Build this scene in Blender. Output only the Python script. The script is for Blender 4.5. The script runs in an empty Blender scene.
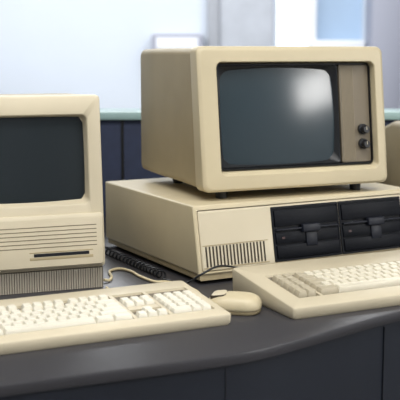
import bpy, bmesh, math
from mathutils import Vector, Matrix
sc=bpy.context.scene
sc.view_settings.view_transform='Standard'
COL=sc.collection
def lin(h):
    h=h.lstrip('#'); o=[]
    for i in (0,2,4):
        c=int(h[i:i+2],16)/255
        o.append(c/12.92 if c<=.04045 else ((c+.055)/1.055)**2.4)
    return (*o,1)
def mat(name,hexc,rough=.5,var=.06,scale=8,bump=.0,bscale=600,coat=0,metal=0,emit=None,estr=0,spec=.5):
    m=bpy.data.materials.new(name); m.use_nodes=True
    nt=m.node_tree; b=nt.nodes['Principled BSDF']
    b.inputs['Roughness'].default_value=rough
    b.inputs['Metallic'].default_value=metal
    b.inputs['Coat Weight'].default_value=coat
    b.inputs['Specular IOR Level'].default_value=spec
    c=lin(hexc)
    tc=nt.nodes.new('ShaderNodeTexCoord')
    n=nt.nodes.new('ShaderNodeTexNoise'); n.inputs['Scale'].default_value=scale; n.inputs['Detail'].default_value=4
    nt.links.new(tc.outputs['Object'],n.inputs['Vector'])
    r=nt.nodes.new('ShaderNodeValToRGB')
    r.color_ramp.elements[0].position=.3; r.color_ramp.elements[1].position=.7
    r.color_ramp.elements[0].color=(*[x*(1-var) for x in c[:3]],1)
    r.color_ramp.elements[1].color=(*[min(1,x*(1+var)) for x in c[:3]],1)
    nt.links.new(n.outputs['Fac'],r.inputs['Fac']); nt.links.new(r.outputs['Color'],b.inputs['Base Color'])
    if bump:
        n2=nt.nodes.new('ShaderNodeTexNoise'); n2.inputs['Scale'].default_value=bscale
        nt.links.new(tc.outputs['Object'],n2.inputs['Vector'])
        bp=nt.nodes.new('ShaderNodeBump'); bp.inputs['Strength'].default_value=bump; bp.inputs['Distance'].default_value=.0006
        nt.links.new(n2.outputs['Fac'],bp.inputs['Height']); nt.links.new(bp.outputs['Normal'],b.inputs['Normal'])
    if emit:
        b.inputs['Emission Color'].default_value=lin(emit); b.inputs['Emission Strength'].default_value=estr
    return m
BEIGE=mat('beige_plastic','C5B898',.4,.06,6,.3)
BEIGE2=mat('beige_plastic_side_shade','A79877',.5,.09,6,.35)  # side-face shade put into a darker beige, also used on trays and trim
PUTTY=mat('putty_plastic','C5BAA0',.45,.06,7,.25)
CREAM=mat('cream_plastic','CCC1A7',.42,.05,7,.2)
TAN=mat('strip_plastic','746A59',.55,.02,30,.1)
TAN2=mat('strip_rib','8D826D',.55,.02,30,.1)
KEYL=mat('key_light','DFDACA',.42,.04,20,.1)
KEYM=mat('key_cream','DAD3BF',.42,.04,20,.1)
KEYT=mat('key_tan','B6AC95',.45,.04,20,.1)
WELL=mat('key_well','6F6757',.6,.05,20)
BLK=mat('black_plastic','121419',.38,.1,20)
DRV=mat('drive_black','090C13',.5,.08,20,spec=.2)
DRV2=mat('drive_grey','171A23',.45,.08,20,spec=.35)
SLOT=mat('dark_slot','3A3226',.8,.1,20)
VENT=mat('vent_groove','6E6450',.8,.1,20)
GLASS=mat('screen_glass','2F3B41',.2,.05,3,spec=.65)
GLASS2=mat('screen_glass_dark','22282B',.2,.05,3,spec=.4)
SURR=mat('screen_surround','15171A',.45,.05,20)
RIB=mat('grey_rib','ADA594',.55,.06,20)
RIBD=mat('grey_rib_gap_shade','6A6458',.7,.06,20)  # shade between the base ribs, put in as a darker grey
LED=mat('red_led','3A1512',.3,.02)
DESK=mat('desk_laminate','353437',.34,.08,3,.15,900)
EDGE=mat('desk_edge','171A21',.4,.05,5)
NAVY=mat('navy_panel','181D27',.45,.08,4)
NAVY2=mat('navy_fabric','28314A',.75,.1,30,.3)
LEDGE=mat('pale_teal_ledge','9DB9B8',.35,.04,5)
WALL=mat('wall_paint','DAE1EA',.8,.03,1)
WALLW=mat('wall_white','F2F4F7',.8,.02,1)
COLM=mat('column_paint','ABADBA',.8,.03,1)
FLOORM=mat('floor_vinyl','6F6E70',.5,.1,2)
CEIL=mat('ceiling_paint','E6E6E4',.9,.02,1)
CABLEB=mat('cable_beige','CDBE98',.5,.04,10)

def shade(me,ang=35):
    for p in me.polygons: p.use_smooth=True
    me.set_sharp_from_angle(angle=math.radians(ang))
def link(name,me,m,parent=None,label=None):
    o=bpy.data.objects.new(name,me); COL.objects.link(o)
    if m is not None and len(me.materials)==0: me.materials.append(m)
    if parent: o.parent=parent
    if label: o['label']=label
    return o
def thing(name,loc,rz,label,cat,**k):
    e=bpy.data.objects.new(name,None); e.empty_display_size=.05; COL.objects.link(e)
    e.location=loc; e.rotation_euler=(0,0,math.radians(rz)); e['label']=label; e['category']=cat
    for a,b in k.items(): e[a]=b
    return e
def rr(a0,a1,b0,b1,r,n=5):
    P=[]
    r=max(1e-5,min(r,(a1-a0)/2-1e-5,(b1-b0)/2-1e-5))
    for cx,cy,s in((a1-r,b0+r,-90),(a1-r,b1-r,0),(a0+r,b1-r,90),(a0+r,b0+r,180)):
        for i in range(n+1):
            t=math.radians(s+90*i/n); P.append((cx+r*math.cos(t),cy+r*math.sin(t)))
    return P
def XZ(P,y): return [(a,y,b) for a,b in P]
def XY(P,z):
    return [(a,b,z(a,b) if callable(z) else z) for a,b in P]
def loftmesh(name,loops,cap0=True,cap1=True,warp=None,ang=35):
    bm=bmesh.new(); V=[]
    for L in loops:
        V.append([bm.verts.new(warp(*p) if warp else p) for p in L])
    n=len(V[0])
    for A,B in zip(V,V[1:]):
        for i in range(n):
            bm.faces.new((A[i],A[(i+1)%n],B[(i+1)%n],B[i]))
    if cap0: bm.faces.new(V[0][::-1])
    if cap1: bm.faces.new(V[-1])
    bmesh.ops.recalc_face_normals(bm,faces=bm.faces)
    me=bpy.data.meshes.new(name); bm.to_mesh(me); bm.free(); shade(me,ang); return me
def loft(name,loops,m,parent=None,label=None,**k):
    return link(name,loftmesh(name,loops,**k),m,parent,label)
def addbox(bm,x0,x1,y0,y1,z0,z1,warp=None,mi=0):
    vs=[]
    for z in(z0,z1):
        for x,y in((x0,y0),(x1,y0),(x1,y1),(x0,y1)):
            p=(x,y,z); vs.append(bm.verts.new(warp(*p) if warp else p))
    F=[(3,2,1,0),(4,5,6,7),(0,1,5,4),(1,2,6,5),(2,3,7,6),(3,0,4,7)]
    fs=[bm.faces.new([vs[i] for i in f]) for f in F]
    for f in fs: f.material_index=mi
    return fs
def boxes(name,L,m,parent=None,label=None,bev=0,seg=2,warp=None,mats=None):
    bm=bmesh.new()
    for b in L: addbox(bm,*b[:6],warp=warp,mi=b[6] if len(b)>6 else 0)
    if bev: bmesh.ops.bevel(bm,geom=bm.edges[:],offset=bev,segments=seg,profile=.5,affect='EDGES')
    me=bpy.data.meshes.new(name); bm.to_mesh(me); bm.free(); shade(me)
    if mats:
        for q in mats: me.materials.append(q)
    return link(name,me,m,parent,label)
def circ(cx,cz,r,n=24): return [(cx+r*math.cos(2*math.pi*i/n),cz+r*math.sin(2*math.pi*i/n)) for i in range(n)]
def dome(name,x0,x1,z0,z1,y,bulge,m,parent,warp=None,n=28):
    bm=bmesh.new(); G=[]
    hw=(x1-x0)/2; hh=(z1-z0)/2; R2=hw*hw+hh*hh
    for j in range(n+1):
        row_=[]
        for i in range(n+1):
            a=-hw+2*hw*i/n; c=-hh+2*hh*j/n
            p=(x0+hw+a,y-bulge*(1-(a*a+c*c)/R2),z0+hh+c)
            row_.append(bm.verts.new(warp(*p) if warp else p))
        G.append(row_)
    for j in range(n):
        for i in range(n):
            bm.faces.new((G[j][i],G[j][i+1],G[j+1][i+1],G[j+1][i]))
    me=bpy.data.meshes.new(name); bm.to_mesh(me); bm.free()
    for p in me.polygons: p.use_smooth=True
    return link(name,me,m,parent)
def crom(P,n=10):
    P=[Vector(p) for p in P]; Q=[P[0]*2-P[1]]+P+[P[-1]*2-P[-2]]; out=[]
    for i in range(1,len(Q)-2):
        a,b,c,d=Q[i-1:i+3]
        for j in range(n):
            t=j/n; out.append(.5*((2*b)+(c-a)*t+(2*a-5*b+4*c-d)*t*t+(3*b-a-3*c+d)*t**3))
    out.append(P[-1]); return out
def tube(name,pts,r,m,parent=None,label=None,n=8):
    L=[]; up=Vector((0,0,1))
    u=None
    for i,p in enumerate(pts):
        t=(pts[min(i+1,len(pts)-1)]-pts[max(i-1,0)]).normalized()
        if u is None:
            u=t.cross(up)
            if u.length<1e-4: u=Vector((1,0,0))
        u=(u-t*u.dot(t)).normalized(); v=t.cross(u)
        L.append([tuple(p+u*r*math.cos(2*math.pi*k/n)+v*r*math.sin(2*math.pi*k/n)) for k in range(n)])
    return loft(name,L,m,parent,label,ang=60)
def struct(o): o['kind']='structure'; return o

# ---------------------------------------------------------------- room
FZ=-.74; CZ=2.1; X0,X1,Y0,Y1=-4,4,-4,7
struct(boxes('floor',[(X0-.2,X1+.2,Y0-.2,Y1+.2,FZ-.1,FZ)],FLOORM))
struct(boxes('ceiling',[(X0-.2,X1+.2,Y0-.2,Y1+.2,CZ,CZ+.1)],CEIL))
WY0,WY1,WZ0,WZ1=-.1,1.1,1.05,1.85
struct(boxes('wall_right',[(X1,X1+.2,Y0-.2,WY0,FZ,CZ),(X1,X1+.2,WY1,Y1+.2,FZ,CZ),(X1,X1+.2,WY0,WY1,FZ,WZ0),(X1,X1+.2,WY0,WY1,WZ1,CZ)],WALLW))
struct(boxes('wall_left',[(X0-.2,X0,Y0-.2,Y1+.2,FZ,CZ)],WALL))
struct(boxes('wall_front',[(X0,X1,Y0-.2,Y0,FZ,CZ)],WALL))
bx=[(.53,.75),(.80,1.13)]; z0w,z1w=.53,1.7
struct(boxes('wall_back',[(X0,bx[0][0],Y1,Y1+.2,FZ,CZ),(bx[0][1],bx[1][0],Y1,Y1+.2,FZ,CZ),(bx[1][1],X1,Y1,Y1+.2,FZ,CZ),
   (bx[0][0],bx[0][1],Y1,Y1+.2,FZ,.1),(bx[0][0],bx[0][1],Y1,Y1+.2,z1w,CZ),
   (bx[1][0],bx[1][1],Y1,Y1+.2,FZ,z0w),(bx[1][0],bx[1][1],Y1,Y1+.2,z1w,CZ)],WALL))
PANEW=mat('window_daylight','FFFFFF',.3,0,1,emit='F6FAFF',estr=1.2)
PANEB=mat('window_bluish','8FA6BF',.3,.1,2,emit='B4C6D8',estr=.42)
struct(boxes('window_1',[(bx[0][0],bx[0][1],Y1+.1,Y1+.12,.1,z1w)],PANEW))
struct(boxes('window_2',[(bx[1][0],bx[1][1],Y1+.1,Y1+.12,z0w,z1w)],PANEB))
struct(boxes('trim_1',[(.75,.80,Y1-.04,Y1,0,CZ)],WALLW,bev=.005))
struct(boxes('trim_2',[(.76,1.13,Y1-.08,Y1-.041,.46,.54)],WALLW,bev=.005))
struct(boxes('trim_3',[(1.14,1.34,Y1-.3,Y1,FZ,CZ)],COLM,bev=.01))
struct(boxes('trim_4',[(.05,.13,Y1-.08,Y1,FZ,CZ)],mat('trim_grey','A9ACB2',.8),bev=.01))
struct(boxes('trim_5',[(.13,.50,Y1-.05,Y1,FZ,CZ)],mat('alcove_grey','C0C4CB',.8),bev=.01))
wu=thing('wall_unit',(-.33,Y1-.15,.455),0,'white rectangular box with grey border on pale wall','wall unit')  # plain white box on the back wall, its use left open
loft('casing',[XZ(rr(0,.35,0,.13,.02),.15),XZ(rr(0,.35,0,.13,.02),.01),XZ(rr(.01,.34,.01,.12,.02),0)],COLM,wu)
boxes('face_plate',[(.035,.315,-.004,.001,.028,.102)],WALLW,wu)
fr=[(X1-.02,X1+.02,WY0-.05,WY0+.02,WZ0-.05,WZ1+.05),(X1-.02,X1+.02,WY1-.02,WY1+.05,WZ0-.05,WZ1+.05),(X1-.02,X1+.02,WY0,WY1,WZ0-.05,WZ0+.01),(X1-.02,X1+.02,WY0,WY1,WZ1-.01,WZ1+.05)]
for my in (.30,.72): fr.append((X1-.02,X1+.02,my-.05,my+.05,WZ0,WZ1))
struct(boxes('window_3',fr,WALLW))
def area(name,loc,rot,sx,sy,e,c):
    l=bpy.data.lights.new(name,'AREA'); l.shape='RECTANGLE'; l.size=sx; l.size_y=sy; l.energy=e; l.color=c
    o=bpy.data.objects.new(name,l); o.location=loc; o.rotation_euler=[math.radians(a) for a in rot]; COL.objects.link(o); return o
area('window_daylight',(X1+.12,(WY0+WY1)/2,(WZ0+WZ1)/2),(0,90,0),WZ1-WZ0,WY1-WY0,66,(1,.98,.95))
CL=[(.2,1.1,2.6,1.0,55,(1,.985,.96)),(-.5,5.2,4,1.6,145,(.96,.98,1)),(.3,-1.2,2.6,1.2,66,(1,.985,.96))]  # fill lights added overhead, out of view, to brighten desk and back wall
for cx,cy,sx,sy,e_,c_ in CL:
    area('added_fill_light',(cx,cy,2.04),(0,0,0),sx,sy,e_,c_)
    t=thing('added_ceiling_fill',(cx,cy,2.05),0,'added unseen white rectangular frame around overhead fill','added fill light')
    boxes('fill_frame',[(-sx/2-.05,-sx/2,-sy/2-.05,sy/2+.05,-.02,.05),(sx/2,sx/2+.05,-sy/2-.05,sy/2+.05,-.02,.05),(-sx/2,sx/2,-sy/2-.05,-sy/2,-.02,.05),(-sx/2,sx/2,sy/2,sy/2+.05,-.02,.05)],WALLW,t)  # frame made up to surround each added fill light
w=bpy.data.worlds.new('world'); sc.world=w; w.use_nodes=True
w.node_tree.nodes['Background'].inputs['Color'].default_value=(.8,.87,1,1); w.node_tree.nodes['Background'].inputs['Strength'].default_value=.8

# ---------------------------------------------------------------- desk
front=[(-1.5,.81),(-.9,1.072),(-.279,1.344)]+[tuple(v[:2]) for v in crom([(-.10,1.420,0),(.02,1.474,0),(.092,1.513,0),(.165,1.574,0),(.256,1.656,0),(.358,1.744,0),(.60,1.935,0)],10)]+[(1.0,2.20),(1.8,2.6)]
def outline(off,back):
    P=[]
    n=len(front)
    for i,p in enumerate(front):
        a=Vector(front[max(i-1,0)]); b=Vector(front[min(i+1,n-1)]); t=(b-a).normalized(); nn=Vector((-t.y,t.x))
        q=Vector(p)+nn*off; P.append((q.x,q.y))
    return P+[(1.8,back),(-1.5,back)]
desk=thing('workstation_desk',(0,0,FZ),0,'dark grey laminate counter desk with navy front panels','desk')
def dz(L): return [(a,b,c-FZ) for a,b,c in L]
B=2.8
loft('worktop',[dz(XY(outline(.006,B),-.020)),dz(XY(outline(.001,B),-.018)),dz(XY(outline(0,B),-.015)),dz(XY(outline(0,B),-.004)),dz(XY(outline(.001,B),-.0015)),dz(XY(outline(.004,B),0))],DESK,desk,label='dark charcoal smooth laminate worktop')
loft('front_panel',[dz(XY(outline(.012,B-.02),FZ)),dz(XY(outline(.012,B-.02),-.0205))],NAVY,desk,label='navy blue cabinet front')
def seam(px,py,ang):
    c,s=math.cos(math.radians(ang)),math.sin(math.radians(ang))
    def wp(x,y,z): return (px+x*c-y*s,py+x*s+y*c,z)
    boxes('panel_seam',[(-.0015,.0015,-.0015,.01,.02,-.026-FZ)],EDGE,desk,warp=wp)
seam(.040,1.4975,26); seam(.330,1.735,41)

# partition
part=thing('partition_screen',(0,2.83,FZ),0,'low dark navy divider with pale teal top ledge behind desk','partition')
boxes('panel',[(-2.2,2.2,0,.05,0,.270-FZ)],NAVY2,part,bev=.004)
boxes('ledge',[(-2.2,2.2,-.015,.15,.270-FZ,.294-FZ)],LEDGE,part,label='pale teal glass-like ledge',bev=.005)
for x in(-1.2,-.22,.8): boxes('panel_seam',[(x-.004,x+.004,-.002,.001,0,.268-FZ)],BLK,part)

# ---------------------------------------------------------------- system unit
su=thing('system_unit',(0,1.94,0),28.5,'beige desktop computer case with two black floppy drives','computer')
W,D,Z0,Z1=.555,.47,.008,.156
def ws(x,y,z): return (x,y+.2*z*max(0,1-y/.2),z)
loft('case_cover',[XZ(rr(0,W,.02,Z1,.004,3),D),XZ(rr(0,W,.02,Z1,.004,3),.3),XZ(rr(0,W,.02,Z1,.004,3),.1),XZ(rr(0,W,.02,Z1,.004,3),.002),XZ(rr(.002,W-.002,.022,Z1-.002,.004,3),0),
  XZ(rr(.008,W-.008,.024,Z1-.009,.003,3),0),XZ(rr(.009,W-.009,.025,Z1-.010,.003,3),.008)],BEIGE,su,warp=ws)
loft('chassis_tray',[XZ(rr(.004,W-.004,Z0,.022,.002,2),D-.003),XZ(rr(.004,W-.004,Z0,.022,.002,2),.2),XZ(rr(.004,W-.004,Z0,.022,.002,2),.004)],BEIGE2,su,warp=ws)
loft('front_panel',[XZ(rr(.0105,W-.0105,.0262,Z1-.0115,.003,3),.0078),XZ(rr(.0105,W-.0105,.0262,Z1-.0115,.003,3),.0025),XZ(rr(.012,W-.012,.028,Z1-.013,.003,3),.001)],CREAM,su,warp=ws,label='cream moulded front panel')
boxes('vent_slots',[(.020+i*.0080,.020+i*.0080+.0032,-.0002,.002,.034,.074) for i in range(18)],SLOT,su,warp=ws)
boxes('vent_frame',[(.014,.168,.0004,.0015,.0305,.033),(.014,.168,.0004,.0015,.075,.077)],BEIGE2,su,warp=ws)
for i,x0 in enumerate((.181,.3525)):
    d=bpy.data.objects.new('disk_drive',None); COL.objects.link(d); d.location=(0,0,0); d.parent=su; d['label']='black full-height floppy drive'
    w_=.170; za,zb=.029,.141
    def wd(x,y,z,x0=x0): return ws(x+x0,y,z)
    loft('drive_face',[XZ(rr(0,w_,za,zb,.002,3),.006),XZ(rr(0,w_,za,zb,.002,3),-.001),XZ(rr(.001,w_-.001,za+.001,zb-.001,.002,3),-.002),XZ(rr(.004,w_-.004,za+.004,zb-.004,.002,3),-.002),XZ(rr(.005,w_-.005,za+.005,zb-.005,.002,3),.000)],DRV,d,warp=wd)
    boxes('upper_plate',[(.006,w_-.006,-.0045,.001,.101,.134)],DRV,d,bev=.001,warp=wd)
    boxes('lower_plate',[(.006,w_-.006,-.0045,.001,.036,.062)],DRV,d,bev=.001,warp=wd)
    boxes('middle_plate',[(.006,w_-.006,-.0035,.001,.065,.089)],DRV,d,bev=.001,warp=wd)
    boxes('disk_slot',[(.007,w_-.007,-.0075,.0005,.0925,.0955)],DRV2,d,bev=.0008,warp=wd,label='grey slot lip')
    boxes('drive_latch',[(.070,.114,-.013,0,.086,.102)],DRV2,d,bev=.002,warp=wd,label='dark grey latch lever')
    boxes('latch_base',[(.079,.107,-.007,0,.056,.085)],DRV2,d,bev=.002,warp=wd)
    boxes('indicator_lamp',[(.02,.027,-.0045,0,.075,.079)],LED,d,warp=wd,label='small dark red indicator lamp')
for x,y in((.04,.05),(W-.04,.05),(.04,D-.05),(W-.04,D-.05)):
    loft('rubber_foot',[XY(circ(x,y,.012,16),0),XY(circ(x,y,.013,16),Z0+.0005)],BLK,su,label='black rubber foot')

# ---------------------------------------------------------------- CRT monitor
mo=thing('crt_monitor',(.008,2.018,.156),23.5,'boxy beige CRT monitor with dark curved screen on computer case','monitor')
W,H,D=.448,.316,.40; b=.018
def wm(x,y,z): return (x,y+.13*(z-b)*max(0,1-y/.3),z)
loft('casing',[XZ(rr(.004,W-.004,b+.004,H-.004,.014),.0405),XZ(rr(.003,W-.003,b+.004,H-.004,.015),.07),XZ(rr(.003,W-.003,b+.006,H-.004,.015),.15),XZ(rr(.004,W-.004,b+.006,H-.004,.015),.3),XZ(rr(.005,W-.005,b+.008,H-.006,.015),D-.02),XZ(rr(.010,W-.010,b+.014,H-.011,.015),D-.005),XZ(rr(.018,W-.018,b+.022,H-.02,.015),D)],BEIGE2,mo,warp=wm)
loft('rear_housing',[XZ(rr(.08,W-.08,.05,H-.05,.03),D+.0005),XZ(rr(.09,W-.09,.06,H-.06,.03),D+.02),XZ(rr(.1,W-.1,.07,H-.07,.03),D+.025)],BEIGE2,mo)
ox0,ox1,oz0,oz1=.041,W-.023,b+.032,H-.031
loft('bezel',[XZ(rr(0,W,b,H,.015),.04),XZ(rr(0,W,b,H,.015),.010),XZ(rr(.001,W-.001,b+.001,H-.001,.015),.005),XZ(rr(.006,W-.006,b+.006,H-.006,.013),.0005),XZ(rr(.010,W-.010,b+.010,H-.010,.012),0),
  XZ(rr(ox0,ox1,oz0,oz1,.014),0),XZ(rr(ox0+.0015,ox1-.0015,oz0+.0015,oz1-.0015,.013),.0015),XZ(rr(ox0+.006,ox1-.004,oz0+.013,oz1-.005,.011),.038)],BEIGE,mo,warp=wm,label='pale beige screen bezel')
lx0,lx1,lz0,lz1=ox0+.0055,ox1-.0045,oz0+.0105,oz1-.0055
loft('recess_liner',[XZ(rr(lx0,lx1,lz0,lz1,.010),.0375),XZ(rr(lx0,lx1,lz0,lz1,.010),.017),XZ(rr(lx0+.0025,lx1-.0025,lz0+.0025,lz1-.0025,.009),.0165),XZ(rr(lx0+.003,lx1-.003,lz0+.003,lz1-.003,.009),.0365)],SURR,mo,warp=wm,label='dark recess edge around screen and controls')
sx0,sx1,sz0,sz1=lx0+.0035,.339,lz0+.0035,lz1-.0035
loft('screen_surround',[XZ(rr(sx0,sx1,sz0,sz1,.006),.0364),XZ(rr(sx0,sx1,sz0,sz1,.006),.020),XZ(rr(sx0+.002,sx1-.002,sz0+.002,sz1-.002,.006),.019),XZ(rr(sx0+.012,sx1-.012,sz0+.008,sz1-.013,.028),.035)],SURR,mo,warp=wm,label='black screen surround')
dome('screen',sx0+.004,sx1-.003,sz0+.000,sz1-.005,.036,.019,GLASS,mo,warp=wm)
loft('control_panel',[XZ(rr(.343,lx1-.0035,sz0,sz1,.004),.0364),XZ(rr(.343,lx1-.0035,sz0,sz1,.004),.021),XZ(rr(.3445,lx1-.005,sz0+.0015,sz1-.0015,.004),.0195)],TAN,mo,warp=wm,label='grey-brown ribbed control strip')
boxes('panel_ribs',[(.3475+i*.0031,.3490+i*.0031,.0185,.0200,sz0+.004,sz1-.004) for i in range(10)],TAN2,mo,warp=wm)
for z in(.136,.104):
    k=loft('knob',[XZ(circ(.396,z,.0115),.020),XZ(circ(.396,z,.0115),.013),XZ(circ(.396,z,.009),.012),XZ(circ(.396,z,.0085),.001),XZ(circ(.396,z,.007),-.001)],BLK,mo,warp=wm,label='black round control knob')
    boxes('pointer_line',[(.3954,.3966,-.0015,-.0008,z,z+.007)],CREAM,k,warp=wm)
for x,y in((.06,.045),(W-.06,.045),(.07,D-.09),(W-.05,D-.09)):
    loft('foot',[XY(circ(x,y,.012,16),0),XY(circ(x,y,.014,16),b+.012)],BLK,mo,label='black rubber foot')

# ---------------------------------------------------------------- compact computer
cc=thing('compact_computer',(-.456,1.826,0),20,'compact all-in-one beige computer with built-in dark screen','computer')
W,H,D=.29,.378,.28
def wc(x,y,z): return (x,y+.09*max(0,z-.04)*max(0,1-y/.26),z)
b=.042
boxes('base',[(.004,W-.004,.012,D-.01,0,b-.001)],RIBD,cc,label='ribbed grey base')
boxes('base_ribs',[(.005+i*.0048,.0082+i*.0048,.006,.0125,.001,b-.001) for i in range(58)],RIB,cc,label='grey vertical ribs')
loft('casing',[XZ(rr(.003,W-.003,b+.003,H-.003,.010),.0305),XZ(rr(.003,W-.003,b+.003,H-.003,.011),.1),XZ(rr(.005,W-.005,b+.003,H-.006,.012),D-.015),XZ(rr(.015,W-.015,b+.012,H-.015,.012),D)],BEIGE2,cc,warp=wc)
x0,x1,z0,z1=.022,W-.027,.172,.338
loft('front_bezel',[XZ(rr(0,W,b,H,.009),.03),XZ(rr(0,W,b,H,.009),.010),XZ(rr(.002,W-.002,b+.002,H-.002,.009),.003),XZ(rr(.006,W-.006,b+.005,H-.006,.008),0),
  XZ(rr(x0,x1,z0-.008,z1+.004,.010),0),XZ(rr(x0+.002,x1-.002,z0-.004,z1+.002,.010),.002),XZ(rr(x0+.006,x1-.006,z0+.003,z1-.003,.009),.022)],PUTTY,cc,warp=wc,label='putty beige front bezel')
dome('screen',x0+.003,x1-.003,z0+.000,z1+.000,.0235,.011,GLASS2,cc,warp=wc)
loft('chin',[XZ(rr(.006,W-.006,.050,.150,.004),.002),XZ(rr(.006,W-.006,.050,.150,.004),-.006),XZ(rr(.009,W-.009,.053,.144,.004),-.010)],PUTTY,cc,warp=wc)
boxes('vent_slots',[(.016,W-.020,-.0103,-.009,.089+i*.0078,.0905+i*.0078) for i in range(6)],VENT,cc,warp=wc)
boxes('floppy_slot',[(.146,.254,-.0106,-.009,.0725,.0785)],BLK,cc,warp=wc,label='dark floppy disk slot')
boxes('slot_surround',[(.138,.262,-.0104,-.009,.066,.0715),(.138,.262,-.0104,-.009,.0795,.082)],BEIGE2,cc,bev=.0004,warp=wc)

# ---------------------------------------------------------------- keyboards
KM={}
def keymesh(w,h,m,tall):
    k=(round(w,4),round(h,4),m.name,tall)
    if k in KM: return KM[k]
    g=.0007; a=w/2-g; c=h/2-g; i=.0024
    L=[XY(rr(-a,a,-c,c,.0008,2),0),XY(rr(-a+.0005,a-.0005,-c+.0005,c-.0005,.001,2),tall*.35),XY(rr(-a+i*.9,a-i*.9,-c+i*.8,c-i*.5,.0012,2),tall*.95),XY(rr(-a+i,a-i,-c+i,c-i*.7,.0012,2),tall),XY(rr(-a+i*1.8,a-i*1.8,-c+i*1.8,c-i*1.6,.0012,2),tall-.0006)]
    me=loftmesh('key',L,ang=30); me.materials.append(m); KM[k]=me; return me
def keyboard(label,loc,rz,L,D,hf,hb,well,keys,case,u,org,tall=.0110):
    kb=thing('computer_keyboard',loc,rz,label,'keyboard')
    sl=(hb-hf)/D; top=lambda x,y: hf+sl*y
    x0,x1,y0,y1=well; dep=.005
    loft('casing',[XY(rr(.004,L-.004,.004,D-.004,.005,4),0),XY(rr(.001,L-.001,.001,D-.001,.006,4),.004),
       XY(rr(0,L,0,D,.006,4),lambda x,y:top(x,y)-.005),XY(rr(.001,L-.001,.001,D-.001,.006,4),lambda x,y:top(x,y)-.002),XY(rr(.004,L-.004,.0045,D-.004,.005,4),top),
       XY(rr(x0,x1,y0,y1,.002,4),top),XY(rr(x0+.001,x1-.001,y0+.001,y1-.001,.002,4),lambda x,y:top(x,y)-dep)],case,kb)
    wl=boxes('key_well',[(x0+.0012,x1-.0012,y0+.0012,y1-.0012,0,.0006)],WELL,kb)
    for v in wl.data.vertices: v.co.z+=top(0,v.co.y)-dep+.0002
    for kx,ky,kw,kh,m in keys:
        cx=org[0]+(kx+kw/2)*u; cy=org[1]+(ky+kh/2)*u
        o=bpy.data.objects.new('key',keymesh(kw*u,kh*u,m,tall)); COL.objects.link(o); o.parent=kb
        o.location=(cx,cy,top(0,cy)-dep+.001); o.rotation_euler=(math.atan(sl),0,0)
    return kb
def row(keys,y,x,ws_,mm,h=1):
    for i,w_ in enumerate(ws_):
        m=mm[i] if isinstance(mm,list) else mm
        keys.append((x,y,w_,h,m)); x+=w_
    return x
A=KEYL;T=KEYT;M=KEYM
k1=[]
row(k1,0,0,[1.5,1.75,8.25,1.75,1.75],A)
row(k1,1,0,[2.25]+[1]*10+[2.75],A)
row(k1,2,0,[1.75]+[1]*11+[2.25],A)
row(k1,3,0,[1.5]+[1]*12+[1.5],A)
row(k1,4,0,[1]*13+[2],A)
k1.append((0,5.45,1,1,A))
for g in range(3): row(k1,5.45,2+g*4.4,[1]*4,A)
nx=15.45
row(k1,0,nx,[1]*3,A); k1.append((nx+1,1,1,1,A)); row(k1,3,nx,[1]*3,A); row(k1,4,nx,[1]*3,A)
px=nx+3.45
row(k1,0,px,[2,1],A)
for r in(1,2,3): row(k1,r,px,[1]*3,A)
row(k1,4,px,[1]*4,A); k1.append((px+3,0,1,2,A)); k1.append((px+3,2,1,1,A)); k1.append((px+3,3,1,1,A))
u=.0185; L=.465
kb1=keyboard('long cream extended keyboard lying before the compact computer',(.055-L*math.cos(math.radians(26)),1.654-L*math.sin(math.radians(26)),0),26,L,.2,.021,.038,(.017,L-.017,.030,.156),k1,CREAM,u,(.0205,.0335),tall=.0095)
sl=(.038-.021)/.2
def wk(x,y,z): return (x,y,z+.021+sl*y)
for q0,q1 in ((15,nx),(nx+3,px)):
    boxes('group_divider',[(.0205+q0*u+.0008,.0205+q1*u-.0008,.0312,.1548,-.0044,0)],CREAM,kb1,warp=wk)
boxes('row_divider',[(.0182,.0205+15*u,.0335+5.04*u,.0335+5.41*u,-.0044,0)],CREAM,kb1,warp=wk)
boxes('cluster_filler',[(.0205+nx*u,.0205+(nx+3)*u,.0335+2.04*u,.0335+2.96*u,-.0044,0)],CREAM,kb1,warp=wk)
k2=[]
u2=.0196
for r in range(5): row(k2,r,0,[1,1],T)
m0=2.4
row(k2,4,m0,[1]*13+[1.6],[T]+[M]*12+[T])
row(k2,3,m0,[1.5]+[1]*12,[T]+[M]*12)
row(k2,2,m0,[1.75]+[1]*12,[T]+[M]*12)
row(k2,1,m0,[1,1]+[1]*10+[1.75],[T,M]+[M]*10+[T])
row(k2,0,m0,[2,7.6,2],[T,M,T])
px=m0+15
row(k2,4,px,[2,2],T)
for r in(3,2,1): row(k2,r,px,[1]*3,T)
row(k2,0,px,[1.5,1.5],T); k2.append((px+3,2,1,2,T)); k2.append((px+3,0,1,2,T))
L2=.51
kb2=keyboard('heavy beige keyboard with cream and tan keys before system unit',(.162,1.682,0),26.5,L2,.228,.022,.050,(.036,L2-.030,.040,.165),k2,PUTTY,u2,(.0415,.0500))
boxes('group_divider',[(.0415+2*u2+.0008,.0415+2.4*u2-.0008,.0415,.1635,-.0044,0)],PUTTY,kb2,warp=lambda x,y,z:(x,y,z+.022+(.028/.228)*y))

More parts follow.
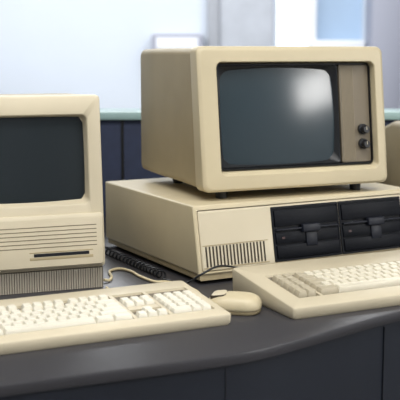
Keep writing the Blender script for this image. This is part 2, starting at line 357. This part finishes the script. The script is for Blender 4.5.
base=crom([(-.226,2.265,.0105),(-.184,2.190,.0105),(-.145,2.117,.0105),(-.110,2.055,.0105),(-.076,1.992,.0105)],40)
hel=[]
for i in range(0,len(base)-1):
    t=(base[i+1]-base[i]).normalized(); s=t.cross(Vector((0,0,1))).normalized()
    for j in range(3):
        p=base[i].lerp(base[i+1],j/3); a=(i*3+j)*2*math.pi/27
        hel.append(p+s*.0078*math.cos(a)+Vector((0,0,1))*.0078*math.sin(a))
tail=crom([hel[-1],(-.056,1.962,.005),(-.028,1.912,.012),(.004,1.898,.034),(.036,1.922,.044),(.070,1.950,.036),(.10,1.955,.026),(.115,1.942,.022)],10)
cb=tube('coiled_cable',hel+tail[1:],.0021,BLK,None,'black coiled cable running beside the computer case to keyboard',6); cb['category']='cable'

# ---------------------------------------------------------------- mouse
ms=thing('computer_mouse',(.061,1.746,0),-12,'small rounded beige computer mouse between two keyboards','mouse')
Lm,Wm=.099,.066
def ml(i,z,dx=0): return XY(rr(-Lm/2+i+dx,Lm/2-i,-Wm/2+i,Wm/2-i,.027-i*.6,8),z)
loft('mouse_body',[ml(.0025,.0065),ml(.0004,.0085),ml(0,.012),ml(.0006,.017,.001),ml(.0022,.022,.002),ml(.005,.0265,.004),ml(.009,.0295,.006),ml(.014,.0320,.008),ml(.019,.0333,.009),ml(.025,.0338,.009)],BEIGE,ms,ang=60)
loft('mouse_base',[ml(.004,0),ml(.0015,.002),ml(.0015,.0064)],BEIGE2,ms,ang=60)
loft('button_seam',[XY(rr(-.0410,-.0125,-.0200,.0200,.008,5),.021),XY(rr(-.0410,-.0125,-.0200,.0200,.008,5),lambda x,y:.0336+.12*(x+.014))],SLOT,ms)
loft('button',[XY(rr(-.0392,-.0143,-.0182,.0182,.007,5),.023),XY(rr(-.0390,-.0145,-.0180,.0180,.007,5),lambda x,y:.0339+.12*(x+.014)),XY(rr(-.0365,-.0168,-.0158,.0158,.006,5),lambda x,y:.0354+.12*(x+.014))],CREAM,ms,label='pale rounded mouse button')
ca,sa=math.cos(math.radians(12)),math.sin(math.radians(12))
e=Vector((.061-.0505*ca,1.746+.0505*sa,.011))
cd=tube('mouse_cord',crom([e,(-.002,1.80,.008),(.000,1.85,.004),(-.012,1.895,.0035),(-.045,1.945,.0035),(-.070,1.962,.0035),(-.092,1.965,.0035),(-.125,2.015,.0035),(-.145,2.060,.0035),(-.172,2.085,.0035),(-.190,2.06,.0035),(-.182,2.01,.0035),(-.183,1.978,.0035),(-.193,1.968,.006)],10),.0030,CABLEB,None,'thin beige cord looping from mouse behind the keyboard'); cd['category']='cable'
c3=tube('keyboard_cord',crom([(-.088,1.812,.018),(-.096,1.845,.006),(-.118,1.880,.0032),(-.150,1.900,.0032),(-.174,1.895,.0032),(-.183,1.912,.004)],10),.0024,CABLEB,None,'short beige cord from keyboard to compact computer'); c3['category']='cable'

# second monitor (partly seen) 
m2=thing('crt_monitor',(.536,2.48,0),14,'smaller cream CRT monitor standing beside the system unit','monitor')
W,H,D=.34,.285,.28
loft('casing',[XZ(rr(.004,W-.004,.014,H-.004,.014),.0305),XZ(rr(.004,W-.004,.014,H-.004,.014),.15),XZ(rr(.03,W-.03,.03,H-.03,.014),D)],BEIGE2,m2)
loft('bezel',[XZ(rr(0,W,.01,H,.014),.03),XZ(rr(0,W,.01,H,.014),.006),XZ(rr(.006,W-.006,.016,H-.006,.014),0),XZ(rr(.03,W-.03,.055,H-.03,.012),0),XZ(rr(.036,W-.036,.061,H-.036,.01),.02)],CREAM,m2)
dome('screen',.035,W-.035,.060,H-.035,.0205,.008,GLASS2,m2)
boxes('foot',[(.03,W-.03,.03,.2,0,.016)],BLK,m2)

# ---------------------------------------------------------------- camera
cam=bpy.data.cameras.new('camera'); co=bpy.data.objects.new('camera',cam); COL.objects.link(co)
cam.lens=90; cam.sensor_width=36; co.location=(0,0,.46); co.rotation_euler=(math.radians(90-8.42),0,0)
cam.dof.use_dof=True; cam.dof.focus_distance=1.95; cam.dof.aperture_fstop=6.3; cam.clip_start=.05
sc.camera=co
